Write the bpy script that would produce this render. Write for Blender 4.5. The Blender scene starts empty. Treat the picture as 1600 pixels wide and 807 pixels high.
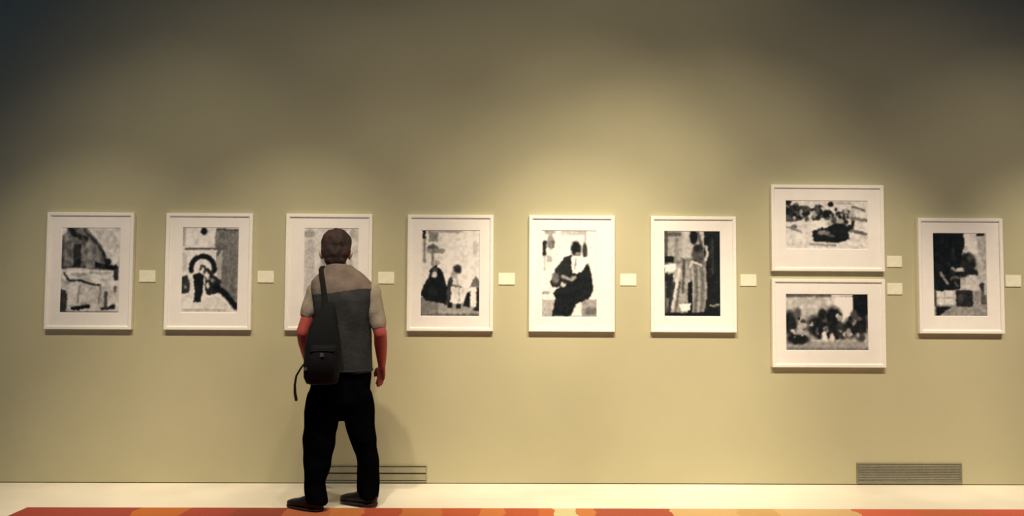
import bpy, bmesh, math, random
import numpy as np
from mathutils import Vector, Matrix, noise

random.seed(7)
S = bpy.context.scene
COL = S.collection
rad = math.radians
WALL_Y = 5.846                                     # face of the gallery wall

# ------------------------------------------------------------------ materials
def lin(r, g, b):
    f = lambda c: c/12.92 if c <= .04045 else ((c+.055)/1.055)**2.4
    return (f(r/255), f(g/255), f(b/255), 1)

def mat(name, col, rough=.6, vary=.0, scale=20., bump=0., spec=.3, col2=None, metal=0., bscale=None):
    m = bpy.data.materials.new(name); m.use_nodes = True
    nt = m.node_tree; n = nt.nodes; b = n['Principled BSDF']
    b.inputs['Roughness'].default_value = rough
    b.inputs['Specular IOR Level'].default_value = spec
    b.inputs['Metallic'].default_value = metal
    tc = n.new('ShaderNodeTexCoord')
    nz = n.new('ShaderNodeTexNoise'); nz.inputs['Scale'].default_value = scale; nz.inputs['Detail'].default_value = 5
    nt.links.new(tc.outputs['Object'], nz.inputs['Vector'])
    c2 = col2 or tuple(min(1, c*(1+vary)) for c in col[:3])+(1,)
    c1 = col if col2 else tuple(c*(1-vary) for c in col[:3])+(1,)
    rp = n.new('ShaderNodeValToRGB'); rp.color_ramp.elements[0].position = .35; rp.color_ramp.elements[1].position = .65
    rp.color_ramp.elements[0].color = c1; rp.color_ramp.elements[1].color = c2
    nt.links.new(nz.outputs['Fac'], rp.inputs['Fac']); nt.links.new(rp.outputs['Color'], b.inputs['Base Color'])
    if bump:
        nb = n.new('ShaderNodeTexNoise'); nb.inputs['Scale'].default_value = bscale or scale*6
        nt.links.new(tc.outputs['Object'], nb.inputs['Vector'])
        bp = n.new('ShaderNodeBump'); bp.inputs['Strength'].default_value = bump; bp.inputs['Distance'].default_value = .01
        nt.links.new(nb.outputs['Fac'], bp.inputs['Height']); nt.links.new(bp.outputs['Normal'], b.inputs['Normal'])
    return m

def ink_mat(name, attr, rough=.5):
    m = bpy.data.materials.new(name); m.use_nodes = True
    nt = m.node_tree; b = nt.nodes['Principled BSDF']
    b.inputs['Roughness'].default_value = rough; b.inputs['Specular IOR Level'].default_value = .2
    a = nt.nodes.new('ShaderNodeAttribute'); a.attribute_name = attr
    nt.links.new(a.outputs['Color'], b.inputs['Base Color'])
    return m

M = dict(
    wall=mat('khaki_wall_paint', (.502, .460, .285, 1), .85, .03, 1.6, .04, .15, bscale=60),
    ceiling=mat('dark_ceiling_paint', (.05, .05, .05, 1), .9, .05, 3),
    floor=mat('cream_floor', (.87, .80, .655, 1), .5, .05, 2.2, .0, .25),
    frame=mat('cream_white_moulding', (.93, .885, .775, 1), .45, .02, 30),
    mount=mat('off_white_mount_board', (.90, .84, .765, 1), .9, .02, 9, .05, .1),
    card=mat('cream_caption_card', (.88, .83, .62, 1), .8, .05, 25, 0, .15),
    print=ink_mat('photographic_print', 'ink'),
    vent=mat('painted_vent_metal', (.36, .325, .20, 1), .55, .05, 20),
    vent2=mat('dull_grey_vent_metal', (.25, .225, .15, 1), .6, .06, 20),
    duct=mat('dark_duct', (.05, .045, .03, 1), .9, .05, 20),
    gap=mat('dark_shadow_gap_strip', (.12, .11, .08, 1), .9, .05, 20),
    shirt=mat('beige_grey_shirt_cotton', (.30, .255, .19, 1), .9, .14, 14, .3, .1),
    vest_top=mat('brown_grey_vest_top', (.17, .13, .105, 1), .9, .16, 12, .3, .1),
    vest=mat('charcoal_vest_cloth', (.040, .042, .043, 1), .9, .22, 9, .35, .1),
    trouser=mat('black_trouser_cloth', (.003, .003, .0035, 1), .95, .2, 12, .3, .0),
    shoe=mat('black_shoe_leather', (.009, .008, .010, 1), .5, .2, 20, .1, .25),
    sole=mat('dark_brown_shoe_sole', (.035, .014, .009, 1), .8, .2, 30),
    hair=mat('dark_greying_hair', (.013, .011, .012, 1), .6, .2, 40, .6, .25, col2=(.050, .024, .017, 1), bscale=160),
    bag=mat('black_bag_nylon', (.005, .0055, .006, 1), .8, .2, 30, .25, .2),
    bagp=mat('black_pocket_nylon', (.006, .005, .007, 1), .75, .2, 30, .25, .15),
    strap=mat('black_webbing', (.012, .011, .009, 1), .85, .2, 60, .2, .1),
    buckle=mat('grey_plastic_buckle', (.09, .085, .085, 1), .4, .1, 30),
    iris=mat('dark_iris', (.03, .018, .012, 1), .3, .1, 60),
    eye=mat('eye_white', (.7, .68, .64, 1), .3, .02, 30),
)

# ------------------------------------------------------------------ helpers
def link(name, me, m, parent=None, loc=None, smooth=False):
    o = bpy.data.objects.new(name, me); COL.objects.link(o)
    for x in (m if isinstance(m, (list, tuple)) else [m]):
        me.materials.append(x)
    if parent: o.parent = parent
    if loc: o.location = loc
    if smooth:
        for p in me.polygons: p.use_smooth = True
    return o

def obj(name, bm, m, parent=None, loc=None, smooth=False):
    bmesh.ops.recalc_face_normals(bm, faces=bm.faces)
    me = bpy.data.meshes.new(name); bm.to_mesh(me); bm.free()
    return link(name, me, m, parent, loc, smooth)

def thing(name, label, cat, loc=(0, 0, 0), group=None):
    o = bpy.data.objects.new(name, None); COL.objects.link(o); o.location = loc
    o.empty_display_size = .1
    tag(o, label, cat, group); return o

def tag(o, label, cat, group=None):
    o['label'] = label; o['category'] = cat
    if group: o['group'] = group
    return o

def box(bm, x0, x1, y0, y1, z0, z1, bev=0.):
    r = bmesh.ops.create_cube(bm, size=1)
    for v in r['verts']:
        v.co = Vector(((x0+x1)/2+v.co.x*(x1-x0), (y0+y1)/2+v.co.y*(y1-y0), (z0+z1)/2+v.co.z*(z1-z0)))
    if bev:
        ed = list({e for v in r['verts'] for e in v.link_edges})
        bmesh.ops.bevel(bm, geom=ed, offset=bev, segments=2, affect='EDGES')

def ring_frame(bm, W, H, prof):
    """closed mitred frame round a W x H outer edge (centred at 0,0 in x,z); prof: (inset, y)"""
    loops = []
    for ins, y in prof:
        w, h = W/2-ins, H/2-ins
        loops.append([bm.verts.new((sx*w, y, sz*h)) for sx, sz in ((-1, -1), (1, -1), (1, 1), (-1, 1))])
    n = len(loops)
    for i in range(n):
        a, b = loops[i], loops[(i+1) % n]
        for k in range(4):
            bm.faces.new((a[k], a[(k+1) % 4], b[(k+1) % 4], b[k]))

def rloft(bm, rings, seg=28):
    """closed stack of horizontal superellipse rings (cx, cy, cz, a, b, yaw_deg[, power])"""
    prev = None; first = None
    for r in rings:
        cx, cy, cz, a, b, yw = r[:6]; p = r[6] if len(r) > 6 else 2.2
        c, s = math.cos(rad(yw)), math.sin(rad(yw)); vs = []
        for k in range(seg):
            t = 2*math.pi*k/seg
            u = a*math.copysign(abs(math.cos(t))**(2/p), math.cos(t)); v = b*math.copysign(abs(math.sin(t))**(2/p), math.sin(t))
            vs.append(bm.verts.new((cx+u*c-v*s, cy+u*s+v*c, cz)))
        if prev:
            for k in range(seg): bm.faces.new((prev[k], prev[(k+1) % seg], vs[(k+1) % seg], vs[k]))
        else: first = vs
        prev = vs
    bm.faces.new(first[::-1]); bm.faces.new(prev)

def limb(bm, pts, radii, seg=16, side=None):
    """closed tapered sweep with round ends; radii scalars or (across, thick)"""
    P = [Vector(p) for p in pts]; Rr = [r if isinstance(r, tuple) else (r, r) for r in radii]
    T = []
    for i in range(len(P)):
        T.append((P[min(i+1, len(P)-1)]-P[max(i-1, 0)]).normalized())
    ref = Vector(side) if side else (Vector((1, 0, 0)) if abs(T[0].x) < .8 else Vector((0, 1, 0)))
    st = []
    r0 = min(Rr[0]); r1 = min(Rr[-1])
    for f in (1, .85, .5): st.append((P[0]-T[0]*r0*f, Rr[0], math.sqrt(max(0, 1-f*f))+.02, T[0]))
    for p, r, t in zip(P, Rr, T): st.append((p, r, 1, t))
    for f in (.5, .85, 1): st.append((P[-1]+T[-1]*r1*f, Rr[-1], math.sqrt(max(0, 1-f*f))+.02, T[-1]))
    prev = first = None
    for p, r, k, t in st:
        u = (ref-t*ref.dot(t)).normalized(); v = t.cross(u)
        vs = [bm.verts.new(p+u*math.cos(2*math.pi*i/seg)*r[0]*k+v*math.sin(2*math.pi*i/seg)*r[1]*k) for i in range(seg)]
        if prev:
            for i in range(seg): bm.faces.new((prev[i], prev[(i+1) % seg], vs[(i+1) % seg], vs[i]))
        else: first = vs
        prev = vs
    bm.faces.new(first[::-1]); bm.faces.new(prev)

def ball(bm, c, r, mtx=None, seg=20):
    r = r if isinstance(r, tuple) else (r, r, r)
    q = bmesh.ops.create_uvsphere(bm, u_segments=seg, v_segments=seg//2+2, radius=1)
    for v in q['verts']:
        p = Vector((v.co.x*r[0]+c[0], v.co.y*r[1]+c[1], v.co.z*r[2]+c[2]))
        v.co = mtx @ p if mtx else p

def fuse(name, bm, m, parent, voxel=.006, smooth=6, factor=.5, rough=None):
    """union of overlapping closed shapes into one continuous surface"""
    bmesh.ops.recalc_face_normals(bm, faces=bm.faces)
    me = bpy.data.meshes.new(name); bm.to_mesh(me); bm.free()
    t = bpy.data.objects.new(name, me); COL.objects.link(t)
    r = t.modifiers.new('r', 'REMESH'); r.mode = 'VOXEL'; r.voxel_size = voxel
    if smooth:
        s = t.modifiers.new('s', 'SMOOTH'); s.iterations = smooth; s.factor = factor
    dg = bpy.context.evaluated_depsgraph_get()
    new = bpy.data.meshes.new_from_object(t.evaluated_get(dg))
    bpy.data.objects.remove(t); bpy.data.meshes.remove(me)
    new.name = name; new.materials.clear()
    if rough:
        amp, sc, stretch = rough
        nr = [v.normal.copy() for v in new.vertices]
        for v, n in zip(new.vertices, nr):
            v.co += n*amp*noise.noise(Vector((v.co.x*sc, v.co.y*sc, v.co.z*sc*stretch)))
    return link(name, new, m, parent, None, True)

def structure(o):
    o['kind'] = 'structure'; return o

# ------------------------------------------------------------------ room
X0, X1, CEIL = -8., 9., 4.9
bm = bmesh.new()                                   # wall, its foot undercut by a narrow shadow gap
pr = [(WALL_Y, .007), (WALL_Y, CEIL), (WALL_Y+.2, CEIL), (WALL_Y+.2, 0), (WALL_Y+.02, 0), (WALL_Y+.02, .007)]
lo = [[bm.verts.new((x, y, z)) for y, z in pr] for x in (X0, X1)]
for k in range(6): bm.faces.new((lo[0][k], lo[0][(k+1) % 6], lo[1][(k+1) % 6], lo[1][k]))
bm.faces.new(lo[0]); bm.faces.new(lo[1][::-1])
structure(obj('wall_back', bm, M['wall']))
bm = bmesh.new(); box(bm, X0, X1, -4, WALL_Y+.2, -.15, 0); structure(obj('floor', bm, M['floor']))
bm = bmesh.new(); box(bm, X0, X1, -4, WALL_Y+.2, CEIL, CEIL+.15); structure(obj('ceiling', bm, M['ceiling']))

# long rug: bands of red, orange and straw run across it
def rug_material():
    m = bpy.data.materials.new('banded_rug_wool'); m.use_nodes = True
    nt = m.node_tree; n = nt.nodes; b = n['Principled BSDF']; b.inputs['Roughness'].default_value = .95
    b.inputs['Specular IOR Level'].default_value = .05
    tc = n.new('ShaderNodeTexCoord'); sp = n.new('ShaderNodeSeparateXYZ'); nt.links.new(tc.outputs['Object'], sp.inputs[0])
    nz = n.new('ShaderNodeTexNoise'); nz.inputs['Scale'].default_value = 7; nt.links.new(tc.outputs['Object'], nz.inputs['Vector'])
    w = n.new('ShaderNodeMath'); w.operation = 'MULTIPLY_ADD'; w.inputs[1].default_value = .10; nt.links.new(nz.outputs['Fac'], w.inputs[0])
    nt.links.new(sp.outputs['X'], w.inputs[2])
    mr = n.new('ShaderNodeMapRange'); mr.inputs['From Min'].default_value = -3.1; mr.inputs['From Max'].default_value = 3.5
    nt.links.new(w.outputs[0], mr.inputs['Value'])
    rp = n.new('ShaderNodeValToRGB'); rp.color_ramp.interpolation = 'CONSTANT'
    bands = [(0, (178, 74, 50)), (.13, (212, 114, 42)), (.178, (190, 78, 54)), (.225, (170, 76, 48)), (.27, (206, 112, 62)), (.315, (222, 128, 58)),
             (.345, (200, 84, 44)), (.38, (214, 120, 56)), (.42, (206, 96, 46)), (.455, (220, 128, 60)), (.48, (204, 94, 46)), (.51, (214, 112, 52)),
             (.525, (226, 212, 156)), (.548, (214, 130, 66)), (.565, (186, 88, 52)), (.637, (226, 182, 122)), (.70, (216, 168, 106)), (.74, (230, 186, 128)),
             (.815, (226, 108, 72)), (.87, (216, 112, 66)), (.93, (224, 104, 70))]
    e = rp.color_ramp.elements
    while len(e) < len(bands): e.new(.5)
    for k, (p, c) in enumerate(bands):
        e[k].position = p; q = lin(*c); e[k].color = (q[0]*.84, q[1]*.86+.018, q[2]*.86+.026, 1)
    nt.links.new(mr.outputs[0], rp.inputs['Fac']); nt.links.new(rp.outputs['Color'], b.inputs['Base Color'])
    nb = n.new('ShaderNodeTexNoise'); nb.inputs['Scale'].default_value = 220; nt.links.new(tc.outputs['Object'], nb.inputs['Vector'])
    bp = n.new('ShaderNodeBump'); bp.inputs['Strength'].default_value = .5; bp.inputs['Distance'].default_value = .004
    nt.links.new(nb.outputs['Fac'], bp.inputs['Height']); nt.links.new(bp.outputs['Normal'], b.inputs['Normal'])
    return m
bm = bmesh.new(); box(bm, -3.0, 6.0, 2.2, 5.15, 0.0005, .010, .004)
tag(obj('rug', bm, rug_material()), 'long rug banded in red, orange and straw on the cream floor', 'rug')

# ------------------------------------------------------------------ pictures
class Ink:
    """tones of one black and white print, painted on a u (right) v (down) grid"""
    def __init__(s, nx, ny, base, seed):
        s.nx, s.ny = nx, ny; s.t = np.full((ny, nx), float(base)); s.rng = np.random.default_rng(seed)
        s.V, s.U = np.mgrid[0:ny, 0:nx]; s.U = (s.U+.5)/nx; s.V = (s.V+.5)/ny; s.as_ = ny/nx
    def mix(s, m, tone): s.t = s.t*(1-m)+tone*m; return s
    def el(s, u, v, a, b, tone, soft=.35, al=1.):
        d = np.sqrt(((s.U-u)/a)**2+((s.V-v)/b)**2); return s.mix(al*np.clip((1+soft/2-d)/soft, 0, 1), tone)
    def poly(s, pts, tone, al=1.):
        ins = np.zeros_like(s.t, bool); n = len(pts)
        for i in range(n):
            (x1, y1), (x2, y2) = pts[i], pts[(i+1) % n]
            if y1 == y2: continue
            c = ((y1 > s.V) != (y2 > s.V)) & (s.U < (x2-x1)*(s.V-y1)/(y2-y1)+x1); ins ^= c
        return s.mix(ins*al, tone)
    def rect(s, u0, u1, v0, v1, tone, al=1.): return s.poly([(u0, v0), (u1, v0), (u1, v1), (u0, v1)], tone, al)
    def line(s, pts, w, tone, al=1.):
        k = s.as_
        for (x1, y1), (x2, y2) in zip(pts[:-1], pts[1:]):
            dx, dy = x2-x1, (y2-y1)*k; L = dx*dx+dy*dy+1e-9
            t = np.clip(((s.U-x1)*dx+(s.V-y1)*k*dy)/L, 0, 1)
            d = np.hypot(s.U-x1-t*dx, (s.V-y1)*k-t*dy); s.mix(al*np.clip((w-d)/(w*.5), 0, 1), tone)
        return s
    def mott(s, amp, cell):
        g = s.rng.normal(size=(s.ny//cell+3, s.nx//cell+3))
        y = np.arange(s.ny)/cell; x = np.arange(s.nx)/cell; yi, xi = y.astype(int), x.astype(int); fy, fx = (y-yi)[:, None], (x-xi)[None]
        G = lambda a, b: g[np.ix_(yi+a, xi+b)]
        q = G(0, 0)*(1-fy)*(1-fx)+G(1, 0)*fy*(1-fx)+G(0, 1)*(1-fy)*fx+G(1, 1)*fy*fx
        s.t = s.t+amp*q*(.35+s.t*(1.1-s.t)*2.2); return s
    def done(s):
        s.mott(.04, 2).mott(.03, 3); t = s.t
        def field(c):
            g = s.rng.normal(size=(s.ny//c+3, s.nx//c+3)); y = np.arange(s.ny)/c; x = np.arange(s.nx)/c; yi, xi = y.astype(int), x.astype(int); fy, fx = (y-yi)[:, None], (x-xi)[None]
            G = lambda a, b: g[np.ix_(yi+a, xi+b)]
            return G(0, 0)*(1-fy)*(1-fx)+G(1, 0)*fy*(1-fx)+G(0, 1)*(1-fy)*fx+G(1, 1)*fy*fx
        wy, wx = field(3)*.55, field(3)*.55; J, I = np.mgrid[0:s.ny, 0:s.nx]
        t = t[np.clip(np.rint(J+wy), 0, s.ny-1).astype(int), np.clip(np.rint(I+wx), 0, s.nx-1).astype(int)]
        for ax in (0, 1):
            p = np.pad(t, [(1, 1) if k == ax else (0, 0) for k in (0, 1)], mode='edge')
            t = .25*np.take(p, range(0, t.shape[ax]), ax)+.5*np.take(p, range(1, t.shape[ax]+1), ax)+.25*np.take(p, range(2, t.shape[ax]+2), ax)
        return np.clip(t, .03, .95)

def p_ruin():
    k = Ink(78, 112, .80, 1)
    k.poly([(.0, .1), (.15, 0), (.42, .0), (.70, .22), (.80, .44), (.95, .46), (.95, .5), (0, .48)], .45)
    k.mott(.06, 6)
    k.line([(.13, 0), (.22, .08), (.4, .13)], .05, .15); k.line([(.38, .03), (.62, .2), (.72, .3), (.76, .42)], .03, .2)
    k.line([(.45, .2), (.5, .35)], .05, .56).line([(.35, .12), (.42, .3)], .03, .36).line([(.6, .22), (.64, .38)], .03, .55)
    k.rect(.21, .33, .2, .49, .15); k.rect(.0, .05, .14, .48, .3); k.line([(0, .47), (.4, .47)], .02, .2)
    k.poly([(.58, .40), (.68, .42), (.98, .455), (.98, .505), (.58, .47)], .10); k.el(.8, .4, .05, .04, .15)
    k.rect(.03, .9, .50, .60, .83).rect(.1, .45, .47, .5, .75); k.rect(.9, .98, .47, .62, .18); k.el(.3, .55, .15, .02, .6).el(.65, .53, .2, .02, .66)
    k.line([(.06, .53), (.12, .60), (.2, .625), (.33, .62), (.5, .66), (.68, .675)], .022, .14)
    k.rect(.0, .98, .70, 1, .74, .5); k.mott(.07, 5)
    k.poly([(0, .72), (.10, .74), (.13, .86), (.1, 1), (0, 1)], .22); k.poly([(.15, .64), (.3, .66), (.28, .9), (.12, .9)], .82)
    k.line([(.33, .68), (.3, .88)], .02, .55).line([(.68, .68), (.66, .88)], .025, .5)
    k.poly([(.2, .93), (.5, .9), (.52, .94), (.2, .975)], .08); k.poly([(.68, .94), (.94, .9), (.94, .95), (.7, .97)], .14)
    k.line([(.77, .76), (.78, .95)], .03, .25).el(.93, .72, .03, .04, .4).rect(0, 1, .985, 1, .45)
    return k
def p_arch():
    k = Ink(74, 112, .86, 2); k.mott(.03, 6)
    k.rect(.0, .06, 0, .22, .66).rect(.0, .1, .30, .52, .76)
    k.poly([(.6, .02), (1, .02), (1, .95), (.62, .66)], .43); k.mott(.02, 8)
    k.line([(.62, .02), (.98, .03)], .02, .28); k.rect(.58, .64, .06, .24, .5); k.poly([(.62, .34), (.72, .26), (.70, .6), (.62, .62)], .66)
    k.line([(.82, .1), (.83, .8)], .02, .48).line([(.97, .05), (.98, .9)], .03, .5)
    k.el(.38, .045, .055, .045, .08); k.line([(.06, .255), (.35, .25), (.62, .255)], .022, .26); k.line([(.6, .22), (.66, .26)], .03, .35)
    a = [(.37+.205*math.cos(t), .475+.135*math.sin(t)) for t in np.linspace(math.pi*.92, math.pi*2.1, 18)]
    k.line(a, .055, .07); k.el(.37, .47, .13, .08, .86)
    k.line([(.33, .5), (.35, .45), (.4, .46), (.43, .5), (.4, .53)], .025, .2); k.line([(.46, .5), (.56, .58)], .04, .15)
    k.poly([(.2, .56), (.3, .53), (.40, .56), (.38, .72), (.34, .87), (.22, .88), (.24, .74)], .09)
    k.poly([(0, .58), (.1, .56), (.15, .66), (.14, .77), (0, .78)], .2); k.el(.07, .7, .03, .02, .6)
    k.poly([(.42, .58), (.6, .57), (.7, .64), (.68, .76), (.5, .8), (.42, .74)], .14); k.el(.47, .68, .03, .04, .8).el(.55, .62, .04, .02, .5).el(.47, .6, .04, .02, .55)
    k.line([(.62, .70), (.78, .78), (.97, .93)], .07, .06)
    k.poly([(.4, .84), (.62, .8), (.92, .95), (.9, .98), (.3, .98)], .82); k.rect(0, .8, .955, .985, .70)
    return k
def p_hidden():
    k = Ink(72, 112, .79, 3); k.mott(.04, 7)
    k.el(.10, .07, .10, .04, .60).rect(.03, .2, .13, .7, .70, .7).el(.9, .06, .06, .06, .68); k.rect(.3, .75, .3, .9, .6, .8)
    k.el(.5, .35, .16, .1, .45).rect(0, 1, .85, 1, .6); k.line([(.85, .3), (.88, .8)], .03, .68)
    return k
def p_family():
    k = Ink(76, 112, .86, 4); k.mott(.025, 7)
    k.rect(.02, .075, 0, .11, .07).rect(.045, .075, .1, .38, .5); k.rect(.13, .29, .01, .13, .52).rect(.1, .7, .0, .025, .6)
    k.el(.2, .22, .1, .05, .35).rect(.1, .4, .215, .27, .52).line([(.2, .28), (.2, .4)], .03, .5); k.el(.28, .38, .05, .03, .6); k.el(.93, .2, .05, .1, .76)
    k.rect(0, 1, .84, 1, .60).rect(0, .3, .78, 1, .46)
    k.poly([(0, .74), (.05, .64), (.14, .53), (.18, .44), (.25, .40), (.32, .44), (.38, .5), (.44, .66), (.48, .86), (.3, .84), (.1, .82)], .07)
    k.el(.235, .515, .045, .04, .85).el(.24, .46, .05, .025, .3); k.el(.2, .7, .08, .06, .14)
    k.poly([(.46, .6), (.52, .52), (.58, .5), (.52, .75), (.5, .84), (.42, .88), (.44, .7)], .24)
    k.poly([(.55, .52), (.66, .5), (.72, .6), (.69, .86), (.54, .86), (.51, .7)], .85); k.el(.62, .455, .07, .055, .22); k.el(.57, .52, .06, .04, .62)
    k.line([(.53, .64), (.68, .66)], .02, .35).line([(.62, .55), (.66, .82)], .015, .6); k.rect(.46, .54, .84, .9, .08); k.rect(.6, .69, .86, .915, .1)
    k.poly([(.95, .53), (1, .6), (1, .68), (.82, .68), (.88, .6)], .40); k.poly([(.84, .66), (.95, .66), (.95, .9), (.82, .88)], .9)
    k.poly([(.78, .74), (.84, .7), (.84, .9), (.72, .88)], .1); k.poly([(.95, .66), (1, .68), (1, .94), (.88, .93), (.95, .88)], .13)
    k.rect(0, 1, .975, 1, .40); k.mott(.03, 4)
    return k
def p_seated():
    k = Ink(72, 114, .86, 5); k.mott(.02, 7)
    k.line([(.05, .14), (.045, .28)], .045, .10).el(.16, .14, .06, .09, .50).el(.14, .02, .1, .03, .6).el(.2, .16, .03, .05, .35).line([(.05, .3), (.05, .46)], .025, .68).el(.14, .33, .05, .04, .62)
    k.rect(.35, .8, 0, .05, .70).rect(.76, .8, .0, .2, .66)
    k.rect(.72, 1, .80, 1, .56).rect(.0, .25, .80, .98, .66); k.el(.9, .93, .12, .05, .4); k.el(.05, .72, .1, .02, .6)
    k.poly([(.28, .42), (.42, .31), (.54, .28), (.56, .5), (.45, .62), (.2, .66), (.15, .6), (.22, .5)], .13); k.el(.25, .55, .07, .06, .4)
    k.poly([(.52, .5), (.72, .48), (.84, .37), (.9, .5), (.93, .66), (.85, .79), (.62, .85), (.52, 1), (.18, 1), (.25, .78), (.2, .72), (.34, .64)], .09)
    k.el(.62, .21, .095, .085, .07); k.el(.78, .23, .045, .09, .22); k.el(.66, .27, .06, .03, .5)
    k.poly([(.53, .31), (.62, .29), (.82, .31), (.8, .4), (.66, .49), (.55, .47)], .88); k.line([(.62, .32), (.6, .44)], .015, .5)
    k.line([(.38, .53), (.52, .57), (.6, .54)], .04, .55); k.el(.39, .62, .05, .035, .75).el(.42, .585, .05, .02, .12); k.rect(0, 1, .98, 1, .6)
    return k
def p_robe():
    k = Ink(76, 114, .55, 6); k.mott(.07, 6)
    k.rect(.0, .35, .0, .3, .62).rect(.0, .3, .02, .06, .32).rect(0, .06, 0, .6, .3).line([(.22, .1), (.22, .3)], .05, .5)
    k.rect(.33, .72, 0, .32, .70); k.el(.53, .07, .07, .09, .05); k.line([(.62, .02), (.66, .2)], .03, .35)
    k.rect(.71, 1, 0, 1, .10); k.line([(.86, .1), (.86, .5)], .03, .2).line([(.76, .1), (.76, .2)], .05, .06)
    k.rect(.0, .17, .30, .37, .08).poly([(0, .40), (.2, .38), (.22, .47), (.02, .49)], .88); k.rect(.03, .16, .5, .78, .13)
    k.poly([(.2, .45), (.4, .3), (.42, .6), (.3, .9), (.05, .97), (.12, .75)], .60); k.line([(.17, .62), (.08, .95)], .045, .2); k.line([(.27, .45), (.14, .9)], .03, .78); k.line([(.36, .35), (.33, .72)], .035, .3); k.line([(.28, .6), (.2, .95)], .025, .35)
    k.poly([(.45, .4), (.75, .3), (.76, .75), (.7, .97), (.5, .97)], .45)
    for q, (u, tn) in enumerate(((.5, .66), (.56, .36), (.61, .6), (.67, .40), (.72, .55))): k.line([(u, .42), (u+.02, .66), (u-.01, .94)], .02, tn)
    k.el(.6, .285, .11, .12, .27).el(.61, .2, .09, .04, .14); k.line([(.74, .18), (.78, .26), (.74, .34)], .035, .72); k.line([(.46, .42), (.5, .36), (.66, .4)], .025, .76)
    k.rect(.42, .5, .60, .96, .07).poly([(.26, .86), (.47, .84), (.46, .93), (.3, .94)], .86); k.rect(0, 1, .955, 1, .08); k.line([(.8, .87), (.97, .87)], .022, .6)
    k.rect(0, .05, .6, 1, .2, .6)
    return k
def p_crowd():
    k = Ink(104, 66, .83, 7); k.mott(.03, 5)
    r = np.random.default_rng(11)
    k.poly([(0, .05), (.12, .12), (.28, .1), (.3, .28), (.16, .42), (.0, .45)], .16, .8); k.poly([(.34, .2), (.56, .22), (.6, .4), (.4, .36)], .22, .8)
    for _ in range(85):
        u = r.uniform(.0, .88); v = .17+.28*u+r.normal()*.09; k.el(u, v, r.uniform(.015, .045), r.uniform(.03, .085), r.choice([.06, .1, .18, .3, .66]))
    k.poly([(.32, .42), (.42, .38), (.48, .55), (.4, .66), (.3, .6)], .87)
    k.poly([(.32, .62), (.5, .56), (.62, .44), (.74, .5), (.78, .8), (.62, .87), (.34, .84)], .10); k.el(.46, .66, .08, .05, .45).el(.66, .42, .05, .05, .6).el(.55, .72, .05, .03, .3)
    k.line([(.8, .36), (.97, .4)], .03, .45).line([(.8, .62), (.97, .68)], .03, .35).line([(.82, .12), (.96, .2)], .018, .4).line([(.6, .04), (.8, .06)], .015, .66)
    k.line([(0, .55), (.2, .65)], .015, .5).el(.1, .54, .04, .04, .4); k.line([(.3, .9), (.6, .92)], .02, .55); k.mott(.04, 3)
    return k
def p_camp():
    k = Ink(104, 72, .72, 8); k.mott(.06, 5)
    r = np.random.default_rng(5)
    k.rect(0, .56, 0, .05, .36); k.poly([(.55, .28), (.62, .05), (.84, .05), (.84, .4), (.74, .56), (.66, .5)], .93)
    k.rect(.82, 1, 0, .34, .08); k.rect(0, 1, .84, 1, .60)
    for u, v, a, b, t in ((.05, .52, .09, .22, .13), (.14, .34, .05, .1, .35), (.15, .8, .14, .09, .1), (.3, .55, .07, .16, .4), (.38, .58, .1, .2, .12), (.44, .36, .05, .1, .12), (.58, .42, .1, .2, .1), (.56, .66, .12, .14, .12),
                          (.68, .66, .07, .15, .2), (.78, .6, .08, .18, .13), (.9, .52, .1, .22, .12), (.84, .38, .06, .1, .3), (.93, .32, .07, .08, .08), (.9, .76, .06, .08, .25)): k.el(u, v, a, b, t, .5)
    for _ in range(45):
        u = r.uniform(.02, .97); v = r.uniform(.34, .8); k.el(u, v, r.uniform(.01, .03), r.uniform(.02, .06), r.choice([.06, .1, .35, .6, .78]))
    k.el(.2, .56, .06, .05, .68).el(.2, .69, .07, .03, .6); k.rect(.44, .5, .66, .82, .86).el(.56, .77, .03, .08, .8).el(.76, .68, .03, .08, .6); k.rect(0, 1, .95, 1, .5)
    return k
def p_tree():
    k = Ink(74, 112, .68, 9)
    k.rect(.6, .84, 0, .25, .86).rect(.86, 1, .05, .62, .68).rect(.82, .97, .0, .035, .10); k.mott(.03, 6)
    k.poly([(0, 0), (.58, .0), (.6, .15), (.54, .24), (.5, .5), (.5, .68), (0, .7)], .08); r = np.random.default_rng(3)
    for _ in range(40): k.el(r.uniform(.02, .55), r.uniform(.03, .66), r.uniform(.02, .06), r.uniform(.02, .05), r.choice([.05, .07, .14, .17]), 1)
    k.el(.65, .35, .15, .12, .12).el(.74, .48, .1, .05, .12).el(.56, .46, .1, .08, .14).el(.62, .2, .05, .04, .78).el(.7, .3, .06, .05, .25).el(.5, .44, .07, .025, .72)
    k.line([(.14, .48), (.2, .55), (.28, .61)], .03, .5).line([(.36, .42), (.42, .46)], .03, .55).line([(.32, .56), (.4, .52), (.5, .54)], .025, .38).line([(.4, .6), (.46, .64)], .02, .35)
    k.poly([(.6, .56), (.68, .5), (.86, .52), (.86, .68), (.62, .68)], .74); k.rect(.88, .98, .62, .86, .36); k.el(.92, .64, .05, .05, .2); k.rect(.94, 1, .62, .75, .72)
    k.rect(0, 1, .87, 1, .55); k.mott(.04, 4)
    k.rect(.05, .37, .70, .86, .80).line([(.05, .78), (.37, .78)], .012, .55).line([(.21, .7), (.21, .86)], .012, .6); k.rect(0, .05, .68, .88, .3)
    k.rect(.42, .73, .69, .88, .16); k.el(.5, .78, .06, .05, .25); k.rect(.74, .86, .7, .86, .55)
    k.poly([(.04, .88), (.36, .88), (.15, .96), (.1, 1), (.04, 1)], .10)
    return k

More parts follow.
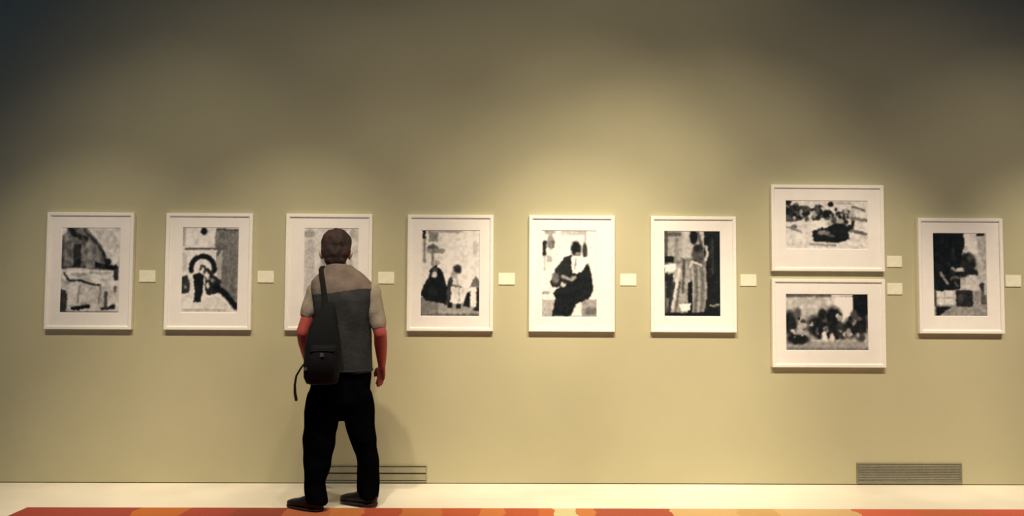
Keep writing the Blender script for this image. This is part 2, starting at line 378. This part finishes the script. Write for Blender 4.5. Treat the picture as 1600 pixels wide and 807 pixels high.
def print_mesh(ink, w, h):
    """a thin printed sheet: front grid coloured by the ink, with edges and a back"""
    t = ink.done(); t = np.clip(.53+(t-.5)*1.13, .02, .97); ny, nx = t.shape; bm = bmesh.new()
    V = [[bm.verts.new((-w/2+w*i/nx, 0, h/2-h*j/ny)) for i in range(nx+1)] for j in range(ny+1)]
    for j in range(ny):
        for i in range(nx): bm.faces.new((V[j+1][i], V[j+1][i+1], V[j][i+1], V[j][i]))
    b = [bm.verts.new((sx*w/2, .002, sz*h/2)) for sx, sz in ((-1, 1), (1, 1), (1, -1), (-1, -1))]
    bm.faces.new(b)
    me = bpy.data.meshes.new('photograph'); bm.to_mesh(me); bm.free()
    at = me.color_attributes.new('ink', 'FLOAT_COLOR', 'CORNER')
    buf = np.ones((len(me.loops), 4), np.float32); g = (t.reshape(-1)*.985)
    tone = np.where(g <= .04045, g/12.92, ((g+.055)/1.055)**2.4)
    c = np.stack([tone*.985, tone*.93+.003, tone*.86+.005], 1)
    buf[:nx*ny*4, :3] = np.repeat(c, 4, 0)
    at.data.foreach_set('color', buf.reshape(-1))
    return me

def picture(x, z, W, H, prt, ink, label):
    """prt: (x0, z1, x1, z0) of the print on the wall"""
    t = thing('framed_photograph', label, 'picture', (x, WALL_Y, z), 'black and white photographs in cream frames')
    bm = bmesh.new()
    ring_frame(bm, W, H, [(0, -.0005), (0, -.034), (.003, -.037), (.020, -.037), (.026, -.033), (.026, -.010), (.030, -.0005)])
    obj('frame', bm, M['frame'], t)
    px, pz = (prt[0]+prt[2])/2-x, (prt[1]+prt[3])/2-z; pw, ph = prt[2]-prt[0], prt[1]-prt[3]
    bm = bmesh.new()                               # mount board with a bevelled window
    w, h = W/2-.0255, H/2-.0255
    out = [(-w, -h), (w, -h), (w, h), (-w, h)]
    inn = lambda d: [(px-pw/2-d, pz-ph/2-d), (px+pw/2+d, pz-ph/2-d), (px+pw/2+d, pz+ph/2+d), (px-pw/2-d, pz+ph/2+d)]
    L = [[bm.verts.new((a, y, b)) for a, b in q] for q, y in ((out, -.0225), (out, -.0265), (inn(.003), -.0265), (inn(-.001), -.0225))]
    for i in range(4):
        a, b = L[i], L[(i+1) % 4]
        for k in range(4): bm.faces.new((a[k], a[(k+1) % 4], b[(k+1) % 4], b[k]))
    obj('mount', bm, M['mount'], t)
    link('photograph', print_mesh(ink, pw+.004, ph+.004), M['print'], t, (px, -.0221, pz))
    bm = bmesh.new(); box(bm, -w, w, -.0195, -.0006, -h, h); obj('backing_board', bm, M['mount'], t)
    return t

ZT, ZB, PW = 1.955, 1.105, .628; ZC, PH = (ZT+ZB)/2, ZT-ZB
picture(-2.998, ZC, PW, PH, (-3.206, 1.842, -2.784, 1.226), p_ruin(), 'cream framed photograph of a ruined stair and broken stones, leftmost picture')
picture(-2.137, ZC, PW, PH, (-2.332, 1.850, -1.926, 1.231), p_arch(), 'cream framed photograph of a dark round arch beside a steep street wall')
picture(-1.266, ZC, PW, PH, (-1.448, 1.850, -1.055, 1.231), p_hidden(), 'cream framed photograph mostly hidden behind the head of the standing man')
picture(-.380, ZC, PW, PH, (-.594, 1.840, -.168, 1.215), p_family(), 'cream framed photograph of a black cloaked figure seated beside two in white')
picture(.509, ZC, PW, PH, (.291, 1.844, .691, 1.212), p_seated(), 'cream framed photograph of one seated dark robed figure with white shawl')
picture(1.4015, ZC, PW, PH, (1.189, 1.846, 1.599, 1.223), p_robe(), 'cream framed photograph of a standing robed figure against a black doorway')
picture(2.394, 1.876, .834, .638, (2.088, 2.078, 2.693, 1.722), p_crowd(), 'wide cream framed photograph of a scattered crowd, hung above another wide one')
picture(2.393, 1.177, .834, .646, (2.081, 1.388, 2.685, .978), p_camp(), 'wide cream framed photograph of a seated group by a pale hill, lower of two')
picture(3.375, ZC, PW, PH, (3.176, 1.844, 3.568, 1.234), p_tree(), 'cream framed photograph of a dark tree over a white cart, rightmost picture')

# caption cards: stiff board with a slightly proud paper face
def caption(x, z, label, w=.118, h=.086):
    t = thing('caption_card', label, 'caption', (x, WALL_Y, z), 'caption cards on the wall')
    bm = bmesh.new(); box(bm, -w/2, w/2, -.006, .0008, -h/2, h/2, .001); obj('board', bm, M['card'], t)
    bm = bmesh.new(); box(bm, -w/2+.004, w/2-.004, -.0068, -.0061, -h/2+.004, h/2-.004); obj('paper_face', bm, M['card'], t)
for x, z, s in ((-2.590, 1.493, 'right of the ruined stair photograph'), (-1.729, 1.493, 'between the arch photograph and the standing man'),
                (-.850, 1.491, 'just right of the standing man'), (.032, 1.488, 'right of the photograph of the cloaked group'),
                (.926, 1.487, 'right of the photograph of the seated robed figure'), (1.812, 1.488, 'between the doorway photograph and the two stacked pictures')):
    caption(x, z, 'small cream caption card '+s)
caption(2.896, 1.633, 'upper of two small cream caption cards beside the stacked wide pictures', .112, .084)
caption(2.895, 1.431, 'lower of two small cream caption cards beside the stacked wide pictures', .112, .084)
caption(3.777, 1.494, 'small cream caption card right of the dark tree photograph, at picture edge')

# low wall vents
def vent(x0, x1, z1, label, mf, ms, nsl, fw):
    t = thing('air_vent', label, 'vent', ((x0+x1)/2, WALL_Y, 0.014), 'low air vents in the wall')
    w, h = (x1-x0), z1-.014
    bm = bmesh.new(); ring_frame(bm, w, h, [(0, -.0005), (0, -.008), (.002, -.010), (fw-.002, -.010), (fw, -.008), (fw, -.0005)])
    for v in bm.verts: v.co.z += h/2
    obj('vent_frame', bm, mf, t)
    bm = bmesh.new(); box(bm, -w/2+fw, w/2-fw, -.0015, -.0005, fw, h-fw); obj('duct_back', bm, M['duct'], t)
    bm = bmesh.new(); n = nsl; ih = h-2*fw
    for i in range(n):
        zc = fw+ih*(i+.5)/n; hh = ih/n*(.40 if n < 4 else .47)
        vs = [bm.verts.new((sx*(w/2-fw), y, zc+dz)) for sx in (-1, 1) for y, dz in ((-.0018, hh), (-.009, -hh*.75), (-.009, -hh), (-.0018, hh*.8))]
        for k in range(4): bm.faces.new((vs[k], vs[(k+1) % 4], vs[4+(k+1) % 4], vs[4+k]))
        bm.faces.new(vs[:4]); bm.faces.new(vs[4:][::-1])
    obj('louvres', bm, ms, t)
vent(-1.302, -.537, .136, 'long low wall vent behind the feet of the standing man', M['vent'], M['vent'], 2, .008)
vent(2.592, 3.365, .160, 'long dull grey wall vent low under the stacked pictures', M['vent2'], M['vent2'], 11, .008)

# ------------------------------------------------------------------ the visitor
BASE = Vector((-1.01, 5.14, 0))
man = thing('person', 'person seen from behind in charcoal vest and black trousers, looking at a photograph', 'person', BASE)

HM = Matrix.Translation((-.074, .052, 1.652)) @ Matrix.Rotation(rad(10), 4, 'Z') @ Matrix.Rotation(rad(-14), 4, 'X')   # head: +Y is the face

def hand(bm, wrist, d, n, th, s=1., curl=1.):
    """palm and five fingers; d towards the fingertips, n palm normal, th thumb side"""
    W = Vector(wrist); d = Vector(d).normalized(); n = Vector(n); n = (n-d*n.dot(d)).normalized(); th = Vector(th); th = (th-d*th.dot(d)-n*th.dot(n)).normalized()
    limb(bm, [W-d*.02, W+d*.02, W+d*.055, W+d*.085], [(.027, .020), (.036, .017), (.042, .015), (.041, .013)], 16, th)
    for k, (off, ln, r) in enumerate(((.030, .068, .0088), (.011, .076, .0092), (-.009, .071, .0088), (-.028, .056, .0078))):
        p = W+d*(.083-.004*abs(k-1))+th*off; pts = [p-d*.02, p]; dd = d.copy()
        for j, (f, ang) in enumerate(((.45, 9+3*k), (.31, 20), (.24, 15))):
            a = rad(ang*curl); q = (dd*math.cos(a)+n*math.sin(a)).normalized(); n2 = (n-q*n.dot(q))
            p = p+q*ln*f; pts.append(p); dd = q
            n = n2.normalized() if n2.length > 1e-4 else n
        limb(bm, pts, [r*1.05, r*1.05, r, r*.93, r*.8], 10, th)
        n = Vector(n); n = (n-d*n.dot(d)); n = n.normalized()
    b = W+d*.030+th*.026
    limb(bm, [b-th*.012, b+th*.018+d*.016+n*.008, b+th*.026+d*.044+n*.014, b+th*.022+d*.066+n*.016], [.014, .012, .0102, .0085], 10, n)

LW, RW = Vector((-.246, .105, .905)), Vector((.226, .105, .905))
LE, RE = Vector((-.258, -.035, 1.125)), Vector((.232, -.020, 1.120))
bm = bmesh.new()
# skull, jaw, face
ball(bm, (0, -.012, .020), (.080, .099, .100), HM); ball(bm, (0, .030, -.050), (.062, .066, .075), HM); ball(bm, (0, .052, -.098), (.030, .030, .022), HM)
ball(bm, (0, .070, .022), (.060, .022, .016), HM)                                   # brow
for sx in (-1, 1):
    ball(bm, (sx*.045, .058, -.028), (.024, .026, .020), HM)                        # cheekbones
    ball(bm, (sx*.088, -.006, -.030), (.014, .020, .034), HM, 14); ball(bm, (sx*.099, -.014, -.022), (.009, .016, .024), HM, 12)   # ears
limb(bm, [HM @ Vector(p) for p in ((0, .080, .012), (0, .096, -.012), (0, .108, -.030))], [.010, .012, .014], 12)
for sx in (-1, 1):
    limb(bm, [HM @ Vector(p) for p in ((sx*.018, .0805, .010), (sx*.031, .0865, .0125), (sx*.045, .077, .009))], [.005, .006, .005], 10)
    limb(bm, [HM @ Vector(p) for p in ((sx*.019, .080, -.008), (sx*.031, .084, -.010), (sx*.044, .076, -.008))], [.004, .005, .004], 10)
for sx in (-1, 1): ball(bm, (sx*.012, .094, -.034), (.009, .010, .008), HM, 10)
ball(bm, (0, .092, -.061), (.024, .010, .0065), HM, 14); ball(bm, (0, .090, -.075), (.021, .010, .0075), HM, 14)   # lips
limb(bm, [(-.03, .000, 1.44), (-.045, .015, 1.51), (-.070, .030, 1.60)], [.068, .060, .060])
rloft(bm, [(-.01, 0, .80, .13, .09, 22), (-.005, 0, .88, .142, .098, 20), (-.005, 0, 1.0, .148, .10, 15), (-.01, -.01, 1.2, .150, .105, 10), (-.012, -.015, 1.34, .165, .105, 10), (-.014, -.01, 1.42, .160, .09, 10), (-.018, 0, 1.48, .10, .07, 10)])
for E_, W_, sh in ((LE, LW, Vector((-.178, -.005, 1.370))), (RE, RW, Vector((.158, .01, 1.368)))):
    limb(bm, [sh, sh.lerp(E_, .5), E_], [.046, .046, .042]); limb(bm, [E_, E_.lerp(W_, .3), E_.lerp(W_, .7), W_], [.041, .043, .034, (.031, .025)], 16, (0, 1, 1))
hand(bm, LW, (.10, .50, -.86), (1, 0, 0), (0, .86, .5)); hand(bm, RW, (-.10, .36, -.92), (-.7, -.7, 0), (-.7, .7, .3), 1., .5)
for sg, hp, kn, an in ((-1, (-.09, -.03, .84), (-.14, -.03, .46), (-.165, -.045, .07)), (1, (.07, .02, .84), (.125, .06, .46), (.155, .085, .07))):
    limb(bm, [hp, Vector(hp).lerp(Vector(kn), .5), kn, Vector(kn).lerp(Vector(an), .35), an], [.072, .064, .050, .048, .034])
    limb(bm, [an, Vector(an)+Vector((-.05, .03, -.02)), Vector(an)+Vector((-.12, .068, -.035))], [.032, .030, .022])
body = fuse('body', bm, [], man, .0052, 5)
me = body.data                                                                      # weathered forearms, paler elsewhere
at = me.color_attributes.new('skin', 'FLOAT_COLOR', 'POINT')
buf = np.ones((len(me.vertices), 4), np.float32)
for i, v in enumerate(me.vertices):
    k = 1. if (abs(v.co.x+.005) > .17 and .6 < v.co.z < 1.25) else 0.
    f = .93+.07*noise.noise(v.co*30)
    a, b = Vector((.54, .35, .25)), Vector((.46, .090, .072)); c = a.lerp(b, k)*f
    buf[i, :3] = c
at.data.foreach_set('color', buf.reshape(-1)); me.materials.append(ink_mat('skin', 'skin', .55))
for sx in (-1, 1):
    bm = bmesh.new(); ball(bm, (sx*.031, .0735, .003), .0125, HM, 16); e = obj('eye', bm, M['eye'], man, None, True)
    bm = bmesh.new(); ball(bm, (sx*.031, .0815, .001), (.0062, .005, .0062), HM, 14); obj('iris', bm, M['iris'], e, None, True)

# hair: thick cap over crown, sides and nape
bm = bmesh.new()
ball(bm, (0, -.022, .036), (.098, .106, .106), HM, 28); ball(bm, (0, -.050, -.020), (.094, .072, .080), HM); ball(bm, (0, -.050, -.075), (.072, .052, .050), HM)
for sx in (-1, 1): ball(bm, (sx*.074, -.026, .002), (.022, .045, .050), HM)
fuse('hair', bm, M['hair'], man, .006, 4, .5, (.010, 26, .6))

# shirt: torso, collar and short sleeves
bm = bmesh.new()
rloft(bm, [(0, -.005, .90, .168, .118, 18), (-.005, -.005, 1.0, .166, .115, 14), (-.01, -.012, 1.2, .163, .115, 10), (-.012, -.018, 1.34, .180, .114, 10),
           (-.015, -.01, 1.42, .185, .098, 10), (-.018, 0, 1.47, .15, .082, 10), (-.035, .01, 1.51, .078, .070, 10), (-.046, .02, 1.540, .062, .058, 10)])
ls, rs = Vector((-.186, -.005, 1.380)), Vector((.168, .01, 1.380))
limb(bm, [ls, ls.lerp(LE, .35), ls.lerp(LE, .52)], [.062, .060, .057]); limb(bm, [rs, rs.lerp(RE, .4), rs.lerp(RE, .78)], [.060, .056, .053])
fuse('shirt', bm, M['shirt'], man, .007, 5, .5, (.007, 16, .8))

# sleeveless vest: dark below, lighter brown-grey across the shoulders
bm = bmesh.new()
rloft(bm, [(.000, -.008, .872, .186, .132, 18), (-.002, -.008, .93, .186, .132, 16), (-.005, -.010, 1.02, .180, .130, 14), (-.008, -.014, 1.2, .176, .130, 11), (-.010, -.02, 1.33, .192, .130, 10),
           (-.014, -.014, 1.405, .203, .114, 10), (-.024, -.004, 1.452, .188, .100, 10), (-.028, .004, 1.492, .150, .092, 10), (-.038, .010, 1.526, .110, .088, 10), (-.046, .018, 1.556, .088, .082, 10), (-.046, .018, 1.562, .080, .074, 10)])
v = fuse('vest', bm, [M['vest'], M['vest_top']], man, .007, 3, .5, (.011, 11, .45))
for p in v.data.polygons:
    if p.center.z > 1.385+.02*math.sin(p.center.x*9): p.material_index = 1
bm = bmesh.new()                                                                    # hem band and centre seam
limb(bm, [(-.002+.183*math.cos(t)*math.cos(rad(18))-.133*math.sin(t)*math.sin(rad(18)), -.008+.183*math.cos(t)*math.sin(rad(18))+.133*math.sin(t)*math.cos(rad(18)), .885) for t in np.linspace(math.pi/2, 2.5*math.pi, 48)], [(.004, .010)]*48, 8, (0, 0, 1))
obj('hem', bm, M['vest'], v, None, True)

# trousers: loose, gathered above the shoes
bm = bmesh.new()
rloft(bm, [(-.004, 0, .93, .160, .118, 20), (-.01, 0, .86, .185, .128, 22), (-.024, 0, .76, .192, .136, 24), (-.024, 0, .68, .192, .134, 26), (-.022, .005, .62, .150, .110, 27), (-.014, .005, .590, .06, .075, 27), (-.012, .005, .565, .03, .06, 27)])
rloft(bm, [(-.095, -.02, .81, .060, .08, 24), (-.104, -.022, .775, .098, .112, 24), (-.112, -.025, .735, .110, .125, 24), (-.128, -.03, .62, .112, .118, 24), (-.138, -.035, .49, .101, .105, 24), (-.142, -.04, .41, .097, .10, 24), (-.152, -.045, .29, .081, .088, 24),
           (-.160, -.048, .185, .067, .080, 24), (-.158, -.05, .125, .066, .078, 24), (-.153, -.05, .065, .066, .077, 24), (-.153, -.05, .054, .065, .076, 24)])
rloft(bm, [(.056, .025, .81, .060, .08, 24), (.060, .028, .775, .094, .108, 24), (.066, .03, .735, .104, .118, 24), (.084, .04, .62, .100, .110, 24), (.106, .055, .49, .088, .098, 24), (.127, .07, .41, .079, .09, 24), (.141, .08, .33, .071, .085, 24),
           (.150, .088, .185, .068, .080, 24), (.152, .09, .10, .068, .080, 24), (.153, .09, .065, .066, .076, 24), (.153, .09, .054, .065, .075, 24)])
fuse('trousers', bm, M['trouser'], man, .007, 4, .5, (.012, 13, .7))

def shoe(heel, dr):
    u = Vector((dr[0], dr[1], 0)).normalized(); w = Vector((-u.y, u.x, 0)); H = Vector(heel); ln = .285
    def outline(t, k=1):                                                            # half width along the foot
        return k*(.034+.013*math.sin(min(1, t*1.25)*math.pi*.62)+.004*math.sin(t*6))*min(1, (max(t, 0)/.06)**.5 if t < .06 else 1)*min(1, ((1-t)/.16)**.5 if t > .84 else 1)
    ts = [.004, .02, .05, .1, .2, .32, .45, .58, .7, .8, .88, .94, .98, .996]
    def build(zs, k):
        b = bmesh.new(); prev = first = None
        for t in ts:
            hw = outline(t, k); z0, z1 = zs(t); c = H+u*ln*t; seg = 16; ring = []
            for i in range(seg):
                a = 2*math.pi*i/seg; sa = math.sin(a)
                zz = (z0+z1)/2+(z1-z0)/2*math.copysign(abs(sa)**.7, sa); ring.append(b.verts.new(c+w*hw*math.copysign(abs(math.cos(a))**.7, math.cos(a))+Vector((0, 0, zz))))
            if prev:
                for i in range(seg): b.faces.new((prev[i], prev[(i+1) % seg], ring[(i+1) % seg], ring[i]))
            else: first = ring
            prev = ring
        b.faces.new(first[::-1]); b.faces.new(prev); return b
    top = lambda t: .108 if t < .32 else .108-.052*min(1, (t-.32)/.42)**.8 if t < .74 else .056-.022*((t-.74)/.26)**2
    s = obj('shoe', build(lambda t: (.012, top(t)), 1.), M['shoe'], man, None, True)
    zf = .0105
    for v_ in s.data.vertices: v_.co.z += zf
    q = obj('sole', build(lambda t: (0, .022 if t < .3 else .017), 1.06), M['sole'], s, None, True)
    for v_ in q.data.vertices: v_.co.z += zf
shoe((-.105, -.085, 0), (-.86, .46)); shoe((.212, .048, 0), (-.87, .44))

# ------------------------------------------------------------------ shoulder bag, hung from the left shoulder
BAGX = -.084
bag = thing('shoulder_bag', 'black teardrop shoulder bag hanging on the back of the standing man', 'bag', BASE+Vector((BAGX, -.20, .82)))
off = -Vector((-.11, -.20, .82))
def shift(b):
    for v_ in b.verts: v_.co += off
    return b
BY = -.219
bm = bmesh.new()
rloft(bm, [(-.088, BY+.035, 1.315, .022, .016, 10, 2.6), (-.092, BY+.03, 1.29, .042, .026, 10, 2.6), (-.102, BY+.02, 1.24, .064, .038, 10, 2.8), (-.112, BY+.006, 1.16, .088, .050, 11, 3), (-.112, BY-.004, 1.05, .108, .058, 12, 3),
           (-.116, BY-.008, .94, .110, .060, 12, 3), (-.118, BY-.008, .86, .106, .058, 12, 3), (-.116, BY-.004, .825, .094, .048, 12, 2.8), (-.116, BY, .815, .070, .034, 12, 2.6)])
obj('bag_body', shift(bm), M['bag'], bag, None, True)
bm = bmesh.new()
rloft(bm, [(-.100, BY-.052, 1.06, .074, .014, 12, 3), (-.100, BY-.058, 1.04, .080, .022, 12, 3), (-.103, BY-.062, .95, .084, .026, 12, 3), (-.104, BY-.060, .87, .080, .022, 12, 3), (-.104, BY-.056, .855, .074, .012, 12, 3)])
pk = obj('pocket', shift(bm), M['bagp'], bag, None, True)
bm = bmesh.new(); limb(bm, [(-.168, BY-.094, 1.022), (-.10, BY-.083, 1.026), (-.034, BY-.068, 1.022)], [.004]*3, 8); obj('zip', shift(bm), M['strap'], pk, None, True)
bm = bmesh.new(); box(bm, -.112, -.088, BY-.094, BY-.084, .988, 1.014, .003); obj('buckle', shift(bm), M['buckle'], bag)
bm = bmesh.new(); box(bm, -.206, -.188, BY-.094, BY-.070, .905, .925, .003); obj('buckle', shift(bm), M['buckle'], bag)
bm = bmesh.new()
from mathutils.bvhtree import BVHTree
tree = BVHTree.FromPolygons([q.co.copy() for q in v.data.vertices], [tuple(p.vertices) for p in v.data.polygons])
SX = BAGX+.11; pts = []
def cast(o, d):
    h = tree.ray_cast(Vector(o), Vector(d))
    if h[0]: pts.append(h[0]+h[1]*(-.012 if h[1].dot(Vector(d)) > 0 else .012)-Vector((SX, 0, 0)))
for z, x in ((1.335, -.092), (1.36, -.097), (1.385, -.103), (1.41, -.109), (1.43, -.114), (1.45, -.119), (1.47, -.125)): cast((x, -1, z), (0, 1, 0))
for y in (-.055, -.035, -.01, .015, .04, .06): cast((-.136, y, 2), (0, 0, -1))
for z, x in ((1.47, -.138), (1.44, -.138), (1.40, -.138), (1.36, -.138), (1.32, -.140), (1.28, -.141), (1.24, -.143), (1.20, -.146), (1.16, -.150), (1.12, -.155), (1.09, -.165)): cast((x, 1, z), (0, -1, 0))
for y, z in ((.05, 1.065), (.03, 1.045), (.01, 1.02), (-.02, .995), (-.05, .975), (-.08, .955)): cast((-1, y, z), (1, 0, 0))
low = Vector((-.212, BY+.030, .935)); tail = low
pts = [Vector((-.094-SX+.004, BY+.030, 1.285))]+pts+[tail]
limb(bm, pts, [(.017, .004)]*len(pts), 10, (1, 0, 0))
bmesh.ops.subdivide_edges(bm, edges=bm.edges[:], cuts=1)
for q in bm.verts:                                                                  # webbing lies on the cloth, never inside it
    g = q.co+Vector((SX, 0, 0)); hit = tree.find_nearest(g, .05)
    if hit[0]:
        nn = hit[1]; dist = (g-hit[0]).dot(nn)
        if dist < .006: q.co += nn*(.006-dist)
obj('strap', shift(bm), M['strap'], bag, None, True)
bm = bmesh.new()
limb(bm, [(-.212, BY-.02, .955), (-.240, BY-.03, .915), (-.266, BY-.03, .870), (-.274, BY-.03, .815), (-.272, BY-.03, .765), (-.264, BY-.03, .725)], [(.004, .011), (.005, .012), (.006, .012), (.007, .012), (.009, .012), (.009, .012)], 10, (1, 0, 0))
obj('loose_strap', shift(bm), M['strap'], bag, None, True)

# ------------------------------------------------------------------ light: ceiling spots 2.6 m out from the wall, plus an added floor fill
WARM = (1, .862, .655)
def spot(x, tx, tz, half, blend, power, col=WARM, size=.06, out=0.):
    l = bpy.data.lights.new('ceiling_and_fill_spot', 'SPOT'); l.energy = power; l.color = col; l.spot_size = rad(2*half); l.spot_blend = blend; l.shadow_soft_size = size
    o = bpy.data.objects.new('ceiling_and_fill_spot', l); COL.objects.link(o); o.location = (x, WALL_Y-2.6, 4.4)
    o.rotation_euler = (Vector((tx, WALL_Y-out, tz))-o.location).to_track_quat('-Z', 'Y').to_euler()
K = 85.
for a in ((-2.95, -2.95, 0.3, 22.0, 1.0, 3.334), (-2.5, -2.0, 2.0, 40.0, 1.0, 0.261), (-2.05, -2.55, 1.1, 30.0, 1.0, 1.05),
          (-1.15, -1.65, 0.3, 22.0, 1.0, 4.384), (-0.7, -1.2, 0.3, 52.0, 1.0, 0.971), (-0.25, -0.75, 0.3, 30.0, 1.0, 1.373),
          (0.2, 0.7, 0.3, 22.0, 1.0, 8.201), (0.65, 1.15, 2.0, 52.0, 1.0, 0.85), (1.1, 0.6, 0.3, 30.0, 1.0, 3.609),
          (1.1, 0.6, 2.0, 22.0, 1.0, 1.15), (1.55, 1.55, 1.1, 30.0, 1.0, 2.25), (2.45, 2.45, 0.3, 22.0, 1.0, 6.0),
          (3.35, 3.35, 1.1, 40.0, 1.0, 0.48), (4.25, 3.75, 1.1, 30.0, 1.0, 1.263), (4.25, 4.25, 0.3, 22.0, 1.0, 7.2)):
    spot(*a[:5], a[5]*K)

spot(-2.6, -2.75, 0, 15, 1, 2.6*K, out=.5)  # extra fill spot, added only to brighten the left of the floor

w = bpy.data.worlds.new('dim_gallery'); S.world = w; w.use_nodes = True
w.node_tree.nodes['Background'].inputs['Color'].default_value = (.20, .55, 1.25, 1)
w.node_tree.nodes['Background'].inputs['Strength'].default_value = .15

# ------------------------------------------------------------------ camera
cd = bpy.data.cameras.new('camera'); cam = bpy.data.objects.new('camera', cd); COL.objects.link(cam)
cd.sensor_width = 36; cd.lens = 1244/1600*36; cd.clip_end = 100
yaw, pitch, roll = rad(.692), rad(2.767), rad(.311)
f = Vector((math.sin(yaw)*math.cos(pitch), math.cos(yaw)*math.cos(pitch), math.sin(pitch)))
r0 = Vector((math.cos(yaw), -math.sin(yaw), 0)); u0 = r0.cross(f)
r1 = r0*math.cos(roll)+u0*math.sin(roll); u1 = -r0*math.sin(roll)+u0*math.cos(roll)
cam.matrix_world = Matrix(((r1.x, u1.x, -f.x, 0), (r1.y, u1.y, -f.y, 0), (r1.z, u1.z, -f.z, 1.36), (0, 0, 0, 1)))
S.camera = cam
S.view_settings.view_transform = 'Standard'; S.view_settings.look = 'None'; S.view_settings.gamma = 1; S.view_settings.exposure = 0
S.view_settings.use_curve_mapping = False
